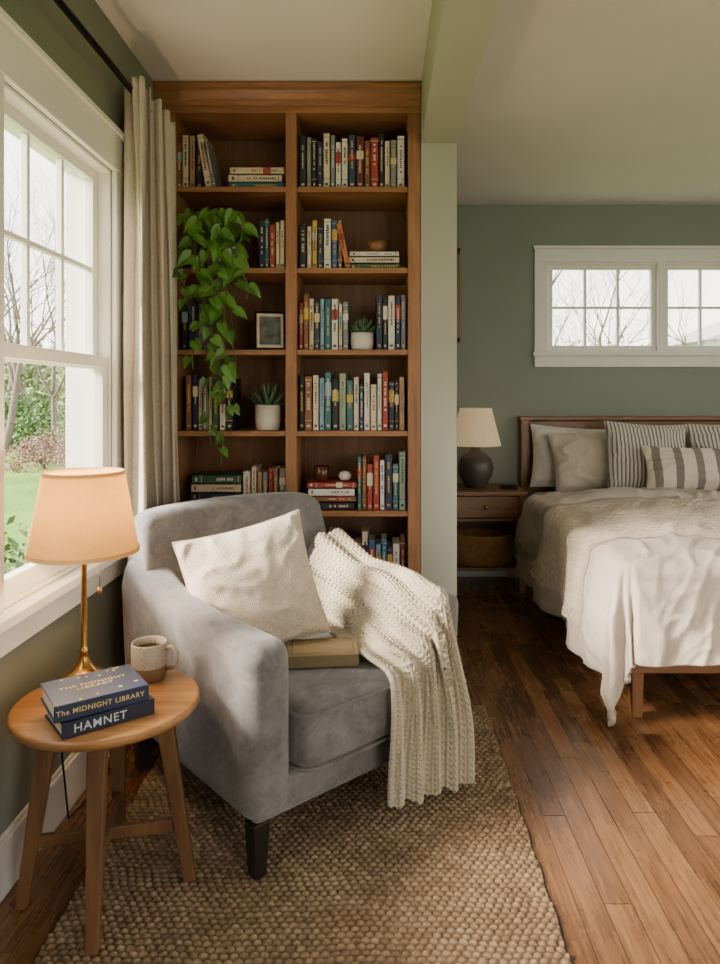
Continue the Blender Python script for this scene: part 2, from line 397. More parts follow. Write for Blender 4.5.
stack(226,283,0,['cream','cream','teal'])
row(257,284,1,['navy','teal','red','cream','cream'],(44,54))
row(179,201,2,['black','navy','gray'],(44,50))
row(183,232,3,['brown','navy','cream','gray','cream','green','white','black'],(46,56))
stack(187,240,4,['green','cream','navy','dred'],8)
row(241,285,4,['white','cream','tan','gray','red','brown','gray'],(34,46))
row(180,284,5,['navy','cream','red','gray','teal','white','black','tan','green','dred','blue'],(44,56))
row(178,284,6,['navy','cream','brown','gray','teal','white','black','tan','green','dred','blue'],(44,56))
row(298,407,0,['black','gray','black','navy','cream','gray','white','white','navy','dred','brown','red','black','cream','gray','white'],(46,56))
row(298,349,1,['black','cream','yellow','navy','white','blue','brown','orange'],(42,52),1)
zs=stack(348,401,1,['white','cream','green'],6)
row(298,349,2,['red','brown','cream','navy','lblue','teal','white','cream','gray'],(46,58))
row(376,407,2,['navy','black','white','navy','gray'],(48,57))
row(298,407,3,['black','brown','cream','lblue','teal','black','sage','teal','cream','navy','white','cream','white','red','navy','black','tan'],(46,60))
zs2=stack(305,357,4,['red','white','brown','black'],7)
row(357,407,4,['teal','brown','red','red','white','navy','teal','sage'],(46,61))
row(310,340,5,['gray','white','navy','cream','black'],(38,58)); row(354,407,5,['orange','cream','blue','lblue','blue','navy','white','dred'],(40,60))
row(298,407,6,['black','gray','teal','navy','cream','gray','cream','white','navy','dred','brown','red'],(46,56))
books=B.build('bookcase_books',bm_)
# picture frame
e=empty('picture_frame',(bx(268),YB+.06,shel[2]+.003),rot=(math.radians(-9),0,math.radians(12)))
b=MB(); w,h=.064,.165
b.box((-w,0,0),(-w+.009,.012,h)); b.box((w-.009,0,0),(w,.012,h)); b.box((-w,0,0),(w,.012,.009)); b.box((-w,0,h-.009),(w,.012,h)); b.build('frame',M['blackmetal'],e,bevel=.001)
b=MB(); b.box((-w+.008,.004,.008),(w-.008,.008,h-.008),0); b.box((-w+.02,.003,.022),(w-.02,.005,h-.022),1); b.build('photo_print',[M['page'],simple('photo_grey','#5a5d5c',.5,var=.6,vs=25)],e)
b=MB(); b.lathe([(.02,0),(.03,.002),(.04,.022),(.042,.045),(.037,.046),(.034,.02),(.0,.012)],28,(0,0,0)); b.build('small_wooden_bowl',M['walnut'],loc=(bx(377),YB+.09,zs+.001))
b=MB(); b.lathe([(.026,0),(.032,.004),(.033,.06),(.030,.062),(.029,.02),(.0,.02)],28); b.build('candle_jar',simple('amber_glass','#4a2414',.15),loc=(bx(320),YB+.08,zs2+.001))
b=MB(); b.lathe([(.0,0),(.02,.004),(.028,.02),(.02,.036),(.005,.04)],16); b.build('decorative_stone',M['potw'],loc=(bx(344),YB+.08,zs2+.001))
# succulents
def blade(b,base,az,el,L,w,mi=0):
    pts=[];d=Vector((math.cos(az)*math.cos(el),math.sin(az)*math.cos(el),math.sin(el))); side=Vector((-math.sin(az),math.cos(az),0)); up=side.cross(d)*-1
    vs=[];K=5
    for i in range(K+1):
        t=i/K; c=Vector(base)+d*L*t+Vector((0,0,L*.15*t*t)); ww=w*(math.sin(PI*min(1,(t*.75+.22)))**.8) if i<K else .0008
        vs+= [c-side*ww,c+up*-ww*.35,c+side*ww,c+up*ww*.15]
    fs=[]
    for i in range(K):
        for k in range(4): fs.append((i*4+k,i*4+(k+1)%4,(i+1)*4+(k+1)%4,(i+1)*4+k))
    b.add(vs,fs,mi,True)
def succulent(name,px,sh,pr,ph,L,w,n):
    e=empty(name,(bx(px),YB+.075,shel[sh]+.001))
    b=MB(); b.lathe([(pr*.8,0),(pr*.92,.004),(pr,ph*.4),(pr,ph),(pr*.9,ph),(pr*.88,ph*.85)],36); b.lathe([(0.001,ph*.85),(pr*.89,ph*.86)],24,mi=1,cap=False); b.build('pot',[M['potw'],M['soil']],e)
    b=MB(); r=random.Random(5)
    for i in range(n):
        t=i/n; az=i*2.4; el=.25+1.15*t+r.uniform(-.1,.1); blade(b,(math.cos(az)*pr*.25*(1-t),math.sin(az)*pr*.25*(1-t),ph*.85),az,el,L*(.8+.3*r.random()),w)
    b.build('leaves',M['agave'],e)
succulent('potted_succulent',361.5,2,.048,.072,.072,.011,34)
succulent('potted_agave',265,3,.052,.105,.100,.011,26)
# pothos
e=empty('potted_pothos',(bx(216),YB+.10,shel[1]+.001))
b=MB(); b.lathe([(.045,0),(.05,.004),(.062,.09),(.062,.11),(.056,.11),(.054,.09)],32); b.lathe([(.001,.09),(.055,.09)],24,mi=1,cap=False); b.build('pot',[M['potw'],M['soil']],e)
lv=MB(); r=random.Random(11)
def heart(b,pos,tip,nrm,L,mi=0):
    tip=Vector(tip).normalized(); nrm=Vector(nrm); nrm=(nrm-tip*nrm.dot(tip)).normalized(); sd=tip.cross(nrm)
    def p(x,l,q): return Vector(pos)+sd*x*L+tip*l*L+nrm*q*L
    mid=[p(0,0,0),p(0,.3,-.05),p(0,.62,-.05),p(0,1.05,-.2)]
    for sg in (1,-1):
        s=[p(.18*sg,-.14,.06),p(.35*sg,-.03,.09),p(.39*sg,.25,.10),p(.29*sg,.56,.04),p(.13*sg,.82,-.06)]
        vs=mid+s; fs=[(0,4,5),(0,5,6,1),(1,6,7,2),(2,7,8,3)]
        if sg<0: fs=[f[::-1] for f in fs]
        b.add(vs,fs,mi,True)
ends=[(.0,-.72,20),(.045,-.62,16),(-.05,-.42,13),(.085,-.30,11),(-.09,-.20,9),(.02,-.50,14),(.05,-.80,18),(-.02,-.36,12),(-.10,-.08,7),(.12,-.14,8),(.07,-.42,11),(.0,-.24,9)]
for (dx,dz,n) in ends:
    K=26; pts=[]; y1=-.13-r.uniform(0,.06); ph=r.uniform(0,6)
    for i in range(K+1):
        t=i/K
        if t<.3:
            q=t/.3; x=dx*q*.8; y=y1*q; z=.10+.10*math.sin(q*PI*.6)
        else:
            q=(t-.3)/.7; z0=.10+.10*math.sin(PI*.6); x=dx*.8+dx*.3*q+.02*math.sin(q*9+ph); y=y1+.01*math.sin(q*7+ph); z=z0+(dz-z0)*q
        pts.append((x,y,z))
    lv.tube(pts,.0022,5,1)
    for k in range(n):
        t=(k+.6)/n*.98+.02; i=min(K-1,int(t*K)); p=Vector(pts[i]); sgn=1 if k%2 else -1
        L=r.uniform(.048,.076)*(1.0 if t<.8 else .85)
        tip=Vector((sgn*r.uniform(.1,1.2),r.uniform(-.5,.1),-r.uniform(.4,1.1))); nr=Vector((r.uniform(-.8,.8),-1,r.uniform(-.1,1.2)))
        q=p+Vector((sgn*.022*r.random(),-.012*r.random()-.004,.012)); lv.tube([p,q],.0012,4,1); heart(lv,q,tip,nr,L)
for k in range(50):
    az=r.uniform(0,2*PI); rr=r.uniform(.02,.115); p=Vector((rr*math.cos(az),-.03+rr*.8*math.sin(az),.13+r.uniform(0,.07)*(1-rr*5)))
    lv.tube([(0,0,.09),p],.0015,4,1); heart(lv,p,(math.cos(az),-.4,-.35),(r.uniform(-.5,.5),-.8,.9),r.uniform(.05,.072))
lv.build('vines_and_leaves',[M['leaf'],M['vine']],e)
# ---------------------------------------------------------------- rug
x0,x1,y0,y1=-.735,.408,1.05,2.70; cx_,cy_=.0215,.0165
nu,nv=int((x1-x0)/cx_*7),int((y1-y0)/cy_*6)
X,Y=np.meshgrid(np.linspace(x0,x1,nu),np.linspace(y0,y1,nv),indexing='ij')
Yw=Y+.004*np.sin(X*9+Y*3)+.002*np.sin(X*31)
rw=np.floor(Yw/cy_); wob=.35*np.sin(rw*12.9)+.3*np.sin(Y*61+X*3)
sx=np.abs(np.sin(PI*X/cx_+rw*PI/2+wob)); sy=np.abs(np.sin(PI*Yw/cy_))
rs=np.random.RandomState(1); rnd=rs.rand(400,400); ci=(np.floor(X/cx_+rw/2+wob/PI).astype(int))%400; rj=rw.astype(int)%400
Z=.002+(.0085+.003*rnd[ci,rj])*(.25+.75*sx**.7)*sy**.6
edge=np.minimum(np.minimum(X-x0,x1-X),np.minimum(Y-y0,y1-Y)); Z=np.where(edge<.004,.001,Z)
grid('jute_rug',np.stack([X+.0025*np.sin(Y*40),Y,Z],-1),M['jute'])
# ---------------------------------------------------------------- armchair
th=math.radians(42); CH=(-.279,2.205,0)
ch=empty('armchair',CH,th)
b=MB(); b.box((-.355,-.36,.145),(.355,.38,.245)); b.build('base_frame',M['velvet'],ch,bevel=.02,seg=4)
def soft_prism(name,poly,x0,x1,bev,flare=0):
    b=MB(); b.prism(poly,x0,x1)
    if flare: b.v=[(x+(flare*(z-.145) ),y,z) for x,y,z in b.v]
    return b.build(name,M['velvet'],ch,bevel=bev,seg=8)
arm=[(-.368,.145),(-.385,.594),(-.05,.594),(.18,.622),(.37,.70),(.42,.60),(.405,.145)]
soft_prism('arm_left',arm,-.375,-.240,.05,-.03); soft_prism('arm_right',arm,.240,.375,.05,.03)
b=MB(); N=14
prof=[(.39,.145),(.24,.145),(.215,.40),(.262,.62),(.318,.825),(.437,.825),(.437,.55)]
vs=[];fs=[];n=len(prof)
for i in range(N+1):
    q0_=-1+2*i/N; q=abs(q0_)
    for (y,z) in prof:
        hw=.376 if z<.5 else (.380 if z<.7 else .350)
        zz=z+((.014*(1-q*q)-.012*max(0,(q-.7)/.3)**2) if z>.7 else 0); yy=y+(.02*(1-q*q) if y<.32 and z>.3 else 0); vs.append((q0_*hw,yy-.015*q*q*(z>.6),zz))
for i in range(N):
    for k in range(n): fs.append((i*n+k,(i+1)*n+k,(i+1)*n+(k+1)%n,i*n+(k+1)%n))
fs.append(tuple(range(n))); fs.append(tuple(N*n+k for k in range(n))[::-1])
b.add(vs,fs); b.build('backrest',M['velvet'],ch,bevel=.04,seg=7)
def cushion(name,sx,sy,sz,loc,mat,parent,crown=.015,e1=.18,rot=None):
    nu,nv=80,48; P=np.zeros((nu,nv,3))
    sgn=lambda a:math.copysign(1,a)
    for i in range(nu):
        u=2*PI*i/nu; cu,su=math.cos(u),math.sin(u)
        for j in range(nv):
            v=-PI/2+PI*j/(nv-1); cv,sv=math.cos(v),math.sin(v); cv=max(cv,0)
            ex=e1
            x=sx*(cv**ex)*sgn(cu)*abs(cu)**ex; y=sy*(cv**ex)*sgn(su)*abs(su)**ex; z=sz*sgn(sv)*abs(sv)**.35
            if z>0: z+=crown*(1-(x/sx)**2)*(1-(y/sy)**2)
            P[i,j]=(x,y,z)
    return grid(name,P,mat,parent,loc,rot,wrapu=True)
cushion('seat_cushion',.246,.31,.078,(0,-.094,.320),M['velvet'],ch,.022,.2)
for zz in (.25,.388):
    pts=[]; 
    for i in range(81):
        u=2*PI*i/80; cu,su=math.cos(u),math.sin(u); pts.append((.2435*math.copysign(abs(cu)**.19,cu),-.094+.3075*math.copysign(abs(su)**.19,su),zz))
    b=MB(); b.tube(pts,.0035,6); b.build('piping',M['velvet'],ch)
b=MB()
for (x,y) in ((-.335,-.335),(.335,-.335),(-.335,.35),(.335,.35)): b.box((x-.024,y-.024,.012),(x+.024,y+.024,.15),t=.7)
b.build('legs',M['blackwood'],ch,bevel=.003)
# ---- pillows
def pillow(name,w,h,t,mat,loc,rot,seed=0,parent=None,pw=.42,wk=1):
    N=60
    sheets=[]
    for sg in (1,-1):
        A=np.zeros((N,N,3))
        for i in range(N):
            for j in range(N):
                u=-1+2*i/(N-1); v=-1+2*j/(N-1)
                x=w/2*u*(1-.07*(1-v*v)); z=h/2*v*(1-.07*(1-u*u))
                f=max(0,(1-u*u)*(1-v*v))**pw
                q=noise.noise((u*1.6+v*.8+seed,v*1.9-u*.6,sg*3))
                wr=.010*noise.noise((u*1.7+seed,v*1.7,sg*2))+.012*(.4-min(1,abs(q)*4))*(.3+max(u*u,v*v))+.003*noise.noise((u*6+seed,v*6,sg))
                A[i,j]=(x,-sg*(t/2*f+wk*wr*min(1,f*2.5)),z)
        sheets.append(A)
    m=MB(); I=lambda i,j:i*N+j
    for k,A in enumerate(sheets):
        fs=[]
        for i in range(N-1):
            for j in range(N-1):
                q=(I(i,j),I(i+1,j),I(i+1,j+1),I(i,j+1)); fs.append(q if k==0 else q[::-1])
        m.add([tuple(p) for p in A.reshape(-1,3)],fs,0,True)
    ed=[sheets[0][i,0] for i in range(N)]+[sheets[0][N-1,j] for j in range(1,N)]+[sheets[0][i,N-1] for i in range(N-2,-1,-1)]+[sheets[0][0,j] for j in range(N-2,-1,-1)]
    m.tube([tuple(p) for p in ed],.003,5,0,False)
    return m.build(name,mat,parent,loc,rot)
pillow('throw_pillow',.40,.39,.17,M['linen'],(-.390,2.15,.608),(math.radians(-18),math.radians(-11),math.radians(22)),2)
# ---- knit blanket
nu,nv=264,480
Ltop=.60; Lh=.55; P=np.zeros((nv,nu,3)); yF=-.412
for j in range(nv):
    s=j/(nv-1)*(Ltop+Lh)
    ly=.19-min(s,Ltop)/Ltop*(.19-yF); hh=max(0,s-Ltop)/Lh
    k=(ly-yF)/(.19-yF); xl=.035+.15*k**.9
    az=.612+ (.07*max(0,ly)/.17 if ly>0 else 0)
    kk=min(1,(ly-yF)/.28); kk=kk*kk*(3-2*kk); xe=.275+.09*kk
    poly=np.array([(xl,.428),(xl+(.215-xl)*.45,.438),(.205,.50),(.232,az-.012),(.262,az+.012),(xe-.005,az+.008),(xe,az)])
    sl=np.r_[0,np.cumsum(np.hypot(*np.diff(poly,axis=0).T))]; q=np.linspace(0,sl[-1],nu)
    xx=np.interp(q,sl,poly[:,0]); zz=np.interp(q,sl,poly[:,1])
    ker=np.hanning(61); ker/=ker.sum()
    def sm(a):
        p=np.r_[2*a[0]-a[30:0:-1],a,2*a[-1]-a[-2:-32:-1]]; return np.convolve(p,ker,'valid')
    xx=sm(xx); zz=sm(zz)
    u=np.linspace(0,1,nu)
    if hh>0:
        xb=.02+.335*u; zb=.085-.05*u+.006*np.sin(u*14)
        a=min(1,hh*1.25); a=a*a*(3-2*a); xx=xx*(1-a)+xb*a; zz=zz-(zz-zb)*hh
    P[j,:,0]=xx; P[j,:,1]=ly-.02*math.sin(min(1,hh*1.5)*PI/2); P[j,:,2]=zz
ker=np.hanning(45); ker/=ker.sum()
for i in range(nu):
    for c in range(3):
        a=P[:,i,c]; p=np.r_[2*a[0]-a[22:0:-1],a,2*a[-1]-a[-2:-24:-1]]; P[:,i,c]=np.convolve(p,ker,'valid')
def nrm(P):
    du=np.gradient(P,axis=0); dv=np.gradient(P,axis=1); n=np.cross(du,dv); n/=np.linalg.norm(n,axis=2,keepdims=True)+1e-9; return n
n=nrm(P); 
if n[50,100,2]<0: n=-n
U=np.linspace(0,1,nu)[None,:]; V=np.linspace(0,1,nv)[:,None]*(Ltop+Lh)
fold=(.019+.011*np.clip((V-.35)/.3,0,1))*(.5+.5*np.sin(2*PI*4.6*U+1.0*np.sin(V*4.0)+.4))**.7
P=P+n*fold[...,None]
n2=nrm(P)
if n2[50,100,2]<0: n2=-n2
cols=20; cu_=U*cols; fu=cu_%1
tri=np.abs(fu-.5)*2
st=np.sqrt(np.abs(np.sin(PI*(V/.0195+tri*.55))))*(.35+.65*np.sqrt(np.abs(np.sin(PI*fu*2))))*np.abs(np.sin(PI*fu))**.25
P=P+n2*(.0100*st)[...,None]
grid('knit_throw_blanket',P,M['knit'],None,CH,(0,0,th),solid=.014)
# ---- hardback book on the seat
def hardback(name,L,W,T,cm,loc,rz):
    e=empty(name,loc,rz)
    b=MB(); 
    b.box((-L/2,-W/2,0),(L/2,W/2,.003),0); b.box((-L/2,-W/2,T-.003),(L/2,W/2,T),0); b.box((-L/2,-W/2-.002,0),(L/2,-W/2+.003,T),0)
    b.build('cover',cm,e,bevel=.0015)
    b=MB(); b.box((-L/2+.005,-W/2+.003,.003),(L/2-.005,W/2-.005,T-.003)); b.build('pages',M['page'],e)
    return e
def text(s,size,mat,parent,loc,rot,name='title_text',al='CENTER',off=.0004):
    cu=bpy.data.curves.new(name,'FONT'); cu.body=s; cu.size=size; cu.extrude=.0002; cu.align_x=al; cu.align_y='CENTER'; cu.space_character=1.12
    cu.materials.append(mat); cu.offset=off; o=bpy.data.objects.new(name,cu); bpy.context.collection.objects.link(o); o.parent=parent; o.location=loc; o.rotation_euler=rot
olive=simple('olive_cloth_cover','#6b5c3e',.7,bump=.3,bs=400)
e=hardback('closed_book',.205,.14,.034,olive,(-.170,2.075,.421),math.radians(6))
b=MB(); 
for (a,c,d,f) in ((-.09,-.055,.09,-.053),(-.09,.053,.09,.055),(-.09,-.055,-.088,.055),(.088,-.055,.09,.055)): b.box((a,c,.0342),(d,f,.0345))
b.build('gilt_border',M['brass'],e)
# ---------------------------------------------------------------- side table
TX,TY,TZ=-.653,1.68,.470
e=empty('side_table',(TX,TY,0)); R0=.214
b=MB(); b.lathe([(.0,TZ-.026),(R0-.02,TZ-.026),(R0-.006,TZ-.022),(R0,TZ-.014),(R0,TZ-.006),(R0-.003,TZ-.0015),(R0-.007,TZ),(0.0,TZ)],96,cap=False); b.build('round_top',M['oak'],e)
b=MB()
for k in range(4):
    a=math.radians(12)+k*PI/2
    Xr=Matrix.Rotation(a,4,'Z'); w0,w1=.021,.014
    vs=[]
    for (rad,z,w) in ((.19,.001 if k==2 else .012,w1),(.125,TZ-.024,w0)):
        for (dx,dy) in ((-1,-1),(1,-1),(1,1),(-1,1)): vs.append((rad+dx*w,dy*w,z))
    b.add(vs,[(0,3,2,1),(4,5,6,7),(0,1,5,4),(1,2,6,5),(2,3,7,6),(3,0,4,7)],0,False,Xr)
for k in range(2):
    a=math.radians(12)+k*PI/2; Xr=Matrix.Rotation(a,4,'Z'); b.box((-.17,-.008,.135),(.17,.008,.165+.001*k),0,Xr)
b.build('splayed_legs',M['oakv'],e,bevel=.004)
# lamp
LX,LY=-.757,1.790
e=empty('table_lamp',(LX,LY,TZ+.001))
b=MB(); b.lathe([(.062,0),(.066,.004),(.064,.012),(.046,.02),(.028,.03),(.017,.045),(.012,.06),(.010,.07),(.014,.074),(.010,.08),(.0075,.09),(.0075,.30),(.012,.305),(.012,.33),(.016,.335),(.016,.37),(.003,.375)],48); b.tube([(.01,0,.325),(.035,-.01,.31),(.045,-.012,.305)],.0025,8); b.tube([(.045,-.012,.305),(.045,-.012,.24)],.0012,6); b.lathe([(.001,0),(.005,.004),(.006,.016),(.001,.02)],12,(.045,-.012,.222)); b.build('brass_base',M['brass'],e)
zb,zt=.328,.533
b=MB(); b.lathe([(.134,zb),(.098,zt)],72,cap=False); b.lathe([(.1325,zb),(.0965,zt)],72,cap=False)
b.lathe([(.1355,zb-.002),(.1355,zb+.008),(.132,zb+.008),(.132,zb-.002)],72,cap=False); b.lathe([(.0995,zt-.008),(.0995,zt+.002),(.096,zt+.002),(.096,zt-.008)],72,cap=False)
b.build('drum_shade',M['shade'],e)
b=MB(); b.lathe([(.001,.37),(.015,.38),(.026,.41),(.026,.43),(.015,.45),(.001,.455)],20,cap=False)
m=NT('bulb_glow'); em=m.n('ShaderNodeEmission'); em.inputs[0].default_value=srgb('#ffd09a'); em.inputs[1].default_value=60; m.l(em.outputs[0],m.out.inputs[0]); b.build('bulb',m.m,e)
ld=bpy.data.lights.new('lamp_bulb_light','POINT'); ld.energy=12; ld.color=(1,.74,.43); ld.shadow_soft_size=.03; lo=bpy.data.objects.new('bulb_light',ld); bpy.context.collection.objects.link(lo); lo.parent=e; lo.location=(0,0,.455)
b=MB(); b.tube([(-.80,1.87,.478),(-.868,1.905,.40),(-.876,1.93,.2),(-.868,1.95,.02),(-.86,2.1,.006),(-.87,2.3,.006)],.003,6); c_=b.build('cable',M['blackmetal'],e)
c_.location=(-LX,-LY,-TZ-.001)
# books on table
navyc=simple('navy_cover','#1a2947',.4,var=.3,vs=18); blk=simple('ink_cover','#131c33',.4,var=.2)
cream=simple('title_cream','#cdb877',.5); whitet=simple('title_white','#c3cbd6',.5)
rz=math.radians(36)
e2=hardback('stacked_book',.20,.145,.034,blk,(-.640,1.597,TZ+.001),math.radians(39)); text('HAMNET',.026,whitet,e2,(-.02,-.0748,.017),(PI/2,0,0),off=.0002)
e1=hardback('stacked_book',.20,.15,.036,navyc,(-.652,1.597,TZ+.0355),rz); text('The MIDNIGHT LIBRARY',.0155,cream,e1,(-.003,-.0773,.018),(PI/2,0,0),off=.0002)
text('THE MIDNIGHT\nLIBRARY',.019,cream,e1,(0,.0,.0362),(0,0,0),off=0)
r=random.Random(2); b=MB()
for k in range(14):
    x=r.uniform(-.09,.09); y=r.choice([r.uniform(-.07,-.04),r.uniform(.035,.065)]); w_=r.uniform(.003,.008); b.box((x,y,.0361),(x+w_,y+w_,.0364))
b.build('cover_stars',[cream],e1)
# mug
e=empty('coffee_mug',(-.595,1.805,TZ+.001))
b=MB(); b.lathe([(.036,0),(.042,.003),(.0445,.03),(.0445,.09),(.043,.094),(.041,.092),(.041,.07)],48,cap=False,mi=0); b.lathe([(.0,0),(.036,0)],32,cap=False); b.lathe([(.0,.075),(.0412,.075)],32,cap=False,mi=2)
b.tube([(.042,-.004,.078),(.06,-.006,.082),(.072,-.008,.068),(.072,-.008,.045),(.06,-.006,.028),(.042,-.004,.026)],.006,10,0)
mg=NT('speckled_stoneware'); v=mg.coord(); sp=mg.n('ShaderNodeSeparateXYZ'); mg.l(v,sp.inputs[0]); k=mg.math('LESS_THAN',sp.outputs[2],.035); sk=mg.math('LESS_THAN',mg.noise(v,260,1),.33)
c0=mg.mix(k,srgb('#a39784'),srgb('#755b42')); mg.base(mg.mix(sk,c0,srgb('#5a4636'))); mg.set(.4)
b.build('mug_body',[mg.m,M['brass'],simple('coffee','#2a160c',.1)],e)
# ---------------------------------------------------------------- bed
e=empty('bed',(0,0,0))
b=MB()
b.box((.92,4.56,0),(.98,4.61,1.04),1); b.box((2.52,4.56,0),(2.58,4.61,1.04),1); b.box((.98,4.57,.98),(2.52,4.60,1.03),0); b.box((.98,4.578,.3),(2.52,4.595,.98),0); b.box((.91,4.55,1.035),(2.59,4.615,1.06),0)
b.box((.925,2.60,.19),(.955,4.57,.33),0); b.box((2.545,2.60,.19),(2.575,4.57,.33),0); b.box((.925,2.585,.17),(2.575,2.615,.33),0)
for x in (.93,2.52):
    b.box((x,2.59,0),(x+.05,2.64,.2),1,t=.75)
b.build('frame_and_headboard',[M['walnut'],M['walnutv']],e,bevel=.005)
cushion('mattress',.80,.965,.145,(1.75,3.59,.44),M['sheet'],e,.0,.08)
ZT=.605
def drape(Xf,Yf,off=0,x0=.93,y0=2.605,x1=2.57,seed=0,amp=.6,fold=1):
    R_=.07
    dx=x0-Xf if Xf<x0 else (Xf-x1 if Xf>x1 else 0); sx=-1 if Xf<x0 else 1
    dy=max(0,y0-Yf); d=math.hypot(dx,dy)
    bx_=min(max(Xf,x0),x1); by_=max(Yf,y0)
    z=ZT+off
    wx=Xf+.12*noise.noise((Xf*2,Yf*2,20)); wy=Yf+.12*noise.noise((Xf*2,Yf*2,30))
    q1=noise.noise((wx*2.6+wy*2.2+seed,wy*2.2-wx*1.2,5)); q2=noise.noise((wx*6+seed,wy*4-wx*3,9)); q3=noise.noise((wx*9-wy*5,wy*9+seed,3))
    w=amp*(.030*noise.noise((Xf*2.3+seed,Yf*2.0,0))+.024*(.4-min(1,abs(q1)*4.5))+.018*(.4-min(1,abs(q2)*4))+.010*(.4-min(1,abs(q3)*4)))
    if d<=0: 
        m_=min(bx_-x0,x1-bx_,by_-y0); puff=.035*min(1,max(m_,0)/.25); return (bx_,by_,z+w+puff)
    ux,uy=sx*dx/d,-dy/d
    if d<R_*PI/2: a=d/R_; o=R_*math.sin(a); dn=R_*(1-math.cos(a))
    else: o=R_+(d-R_*PI/2)*.13; dn=R_+(d-R_*PI/2)*.985
    ang=math.atan2(dy,dx)
    arc=(Yf if dy==0 else (y0-ang*.5)) if dx>0 else (y0-PI/2*.5-(Xf-x0))
    fo=fold*min(1,max(0,d-.03)/.3)*(.024*math.sin(arc*11+seed+2*noise.noise((arc*2,d,1)))+.012*math.sin(arc*27+seed*2+d*4)+.03*noise.noise((arc*4,d*3,4)))+w*.9*min(1,d*4)
    o+=fo+off*1.0
    return (bx_+ux*o,by_+uy*o,max(.03,z+w*(1-min(1,d/.15)*.6)-dn))
nu,nv=340,300; P=np.zeros((nu,nv,3))
for i in range(nu):
    Xf=.93-.50+(2.57+.47-.93+.50)*i/(nu-1)
    for j in range(nv):
        Yf=(2.605-.41)+(4.10-(2.605-.41))*j/(nv-1); P[i,j]=drape(Xf,Yf+0,0,seed=1)
grid('duvet',P,M['duvet'],solid=.02)
def ed(q,w=.06): return min(1,q/w,(1-q)/w)
nu2,nv2=200,60; P=np.zeros((nu2,nv2,3))
for i in range(nu2):
    Xf=.93-.34+(2.57+.30-.93+.34)*i/(nu2-1)
    for j in range(nv2):
        q=j/(nv2-1)
        Yf=3.76+.34*q+.015*math.sin(Xf*5); P[i,j]=drape(Xf,Yf,.003+.028*ed(q,.18)**.5,seed=1,fold=1)
grid('duvet_fold',P,M['duvet'],bpy.data.objects['duvet'])
nu2,nv2=420,300; P=np.zeros((nu2,nv2,3))
for i in range(nu2):
    Xf=.93-.40+(2.57+.3-.93+.40)*i/(nu2-1)
    for j in range(nv2):
        q=j/(nv2-1)
        Yf=2.86+.78*q+.02*math.sin(Xf*4)+.10*(Xf-1.5)*.3
        wv=.008*math.sqrt(abs(math.sin(j*PI/8))*abs(math.sin(i*PI/8+(j//8)*PI/2)))
        P[i,j]=drape(Xf,Yf,.002+(.012+wv+.010*(.5+.5*math.sin(q*PI*7+Xf*1.5)))*ed(q,.025)**.5,seed=1)
grid('knit_bed_throw',P,M['throwb'])
rp=math.radians
pillow('bed_pillow',.62,.40,.15,M['sheet'],(1.27,4.47,.80),(rp(-12),rp(3),0),4)
pillow('bed_pillow',.56,.38,.15,M['pillowl'],(1.34,4.33,.79),(rp(-16),rp(-3),rp(2)),5)
pillow('striped_pillow',.50,.43,.14,M['tick'],(1.60,4.19,.825),(rp(-16),rp(3),rp(2)),6)
pillow('striped_pillow',.50,.43,.14,M['tick'],(2.12,4.20,.825),(rp(-16),rp(-2),rp(-2)),7)
pillow('bed_pillow',.6,.40,.15,M['pillowl'],(2.2,4.43,.80),(rp(-16),0,0),8)
pillow('lumbar_pillow',.62,.26,.12,M['wide'],(1.83,4.03,.775),(rp(-20),rp(1),0),9)
# ---------------------------------------------------------------- nightstand
e=empty('nightstand',(0,0,0)); x0,x1,y0,y1,zt=.40,.885,4.24,4.615,.616
b=MB(); b.box((x0-.01,y0-.012,zt-.025),(x1+.005,y1,zt),0)
for x in (x0,x1-.04):
    for y in (y0,y1-.04): b.box((x,y,0),(x+.04,y+.04,zt-.025),1)
b.box((x0+.04,y0+.006,zt-.16),(x1-.04,y0+.02,zt-.032),0); b.box((x0+.005,y0+.04,zt-.17),(x0+.02,y1-.04,zt-.025),0); b.box((x1-.02,y0+.04,zt-.17),(x1-.005,y1-.04,zt-.025),0)
b.box((x0+.04,y0+.008,zt-.185),(x1-.04,y0+.03,zt-.166),0); b.box((x0+.01,y0+.01,.13),(x1-.01,y1-.01,.15),0); b.box((x0+.03,y1-.02,.15),(x1-.03,y1-.01,zt-.03),0)
b.build('case',[M['walnut'],M['walnutv']],e,bevel=.003)
b=MB(); b.lathe([(.006,0),(.006,.012),(.013,.018),(.012,.026),(.001,.029)],20,X=Matrix.Translation(((x0+x1)/2,y0+.006,zt-.095))@Matrix.Rotation(PI/2,4,'X')); b.build('drawer_knob',M['brass'],e)
b=MB()
pts=[]
for (rr,z) in ((.0,.0),(.15,.0),(.165,.03),(.172,.1),(.17,.17),(.175,.185),(.165,.185),(.16,.17),(.15,.02)): pts.append((rr,z))
b.lathe(pts,60,cap=False); b.v=[(x*1.05,y*.85,z) for x,y,z in b.v]
for z in np.arange(.01,.185,.0125):
    for k in range(44):
        a=2*PI*k/44+(round(z/.0125)%2)*PI/44; rr=.158+.014*min(1,z/.05); b.add([(math.cos(a+da)*(rr+o)*1.05,math.sin(a+da)*(rr+o)*.85,z+dz) for da,dz,o in ((-.06,0,.004),(0,-.005,.01),(.06,0,.004),(0,.006,.01))],[(0,1,2,3)],0,True)
b.build('wicker_basket',M['basket'],loc=(.64,4.405,.151))
e=empty('bedside_lamp',(.605,4.43,zt+.001))
b=MB(); b.lathe([(.05,0),(.06,.004),(.075,.02),(.105,.08),(.112,.13),(.10,.18),(.065,.215),(.035,.232),(.03,.25),(.034,.256),(.02,.262),(.012,.27),(.012,.32),(.002,.325)],48); b.build('ceramic_base',M['dkceramic'],e)
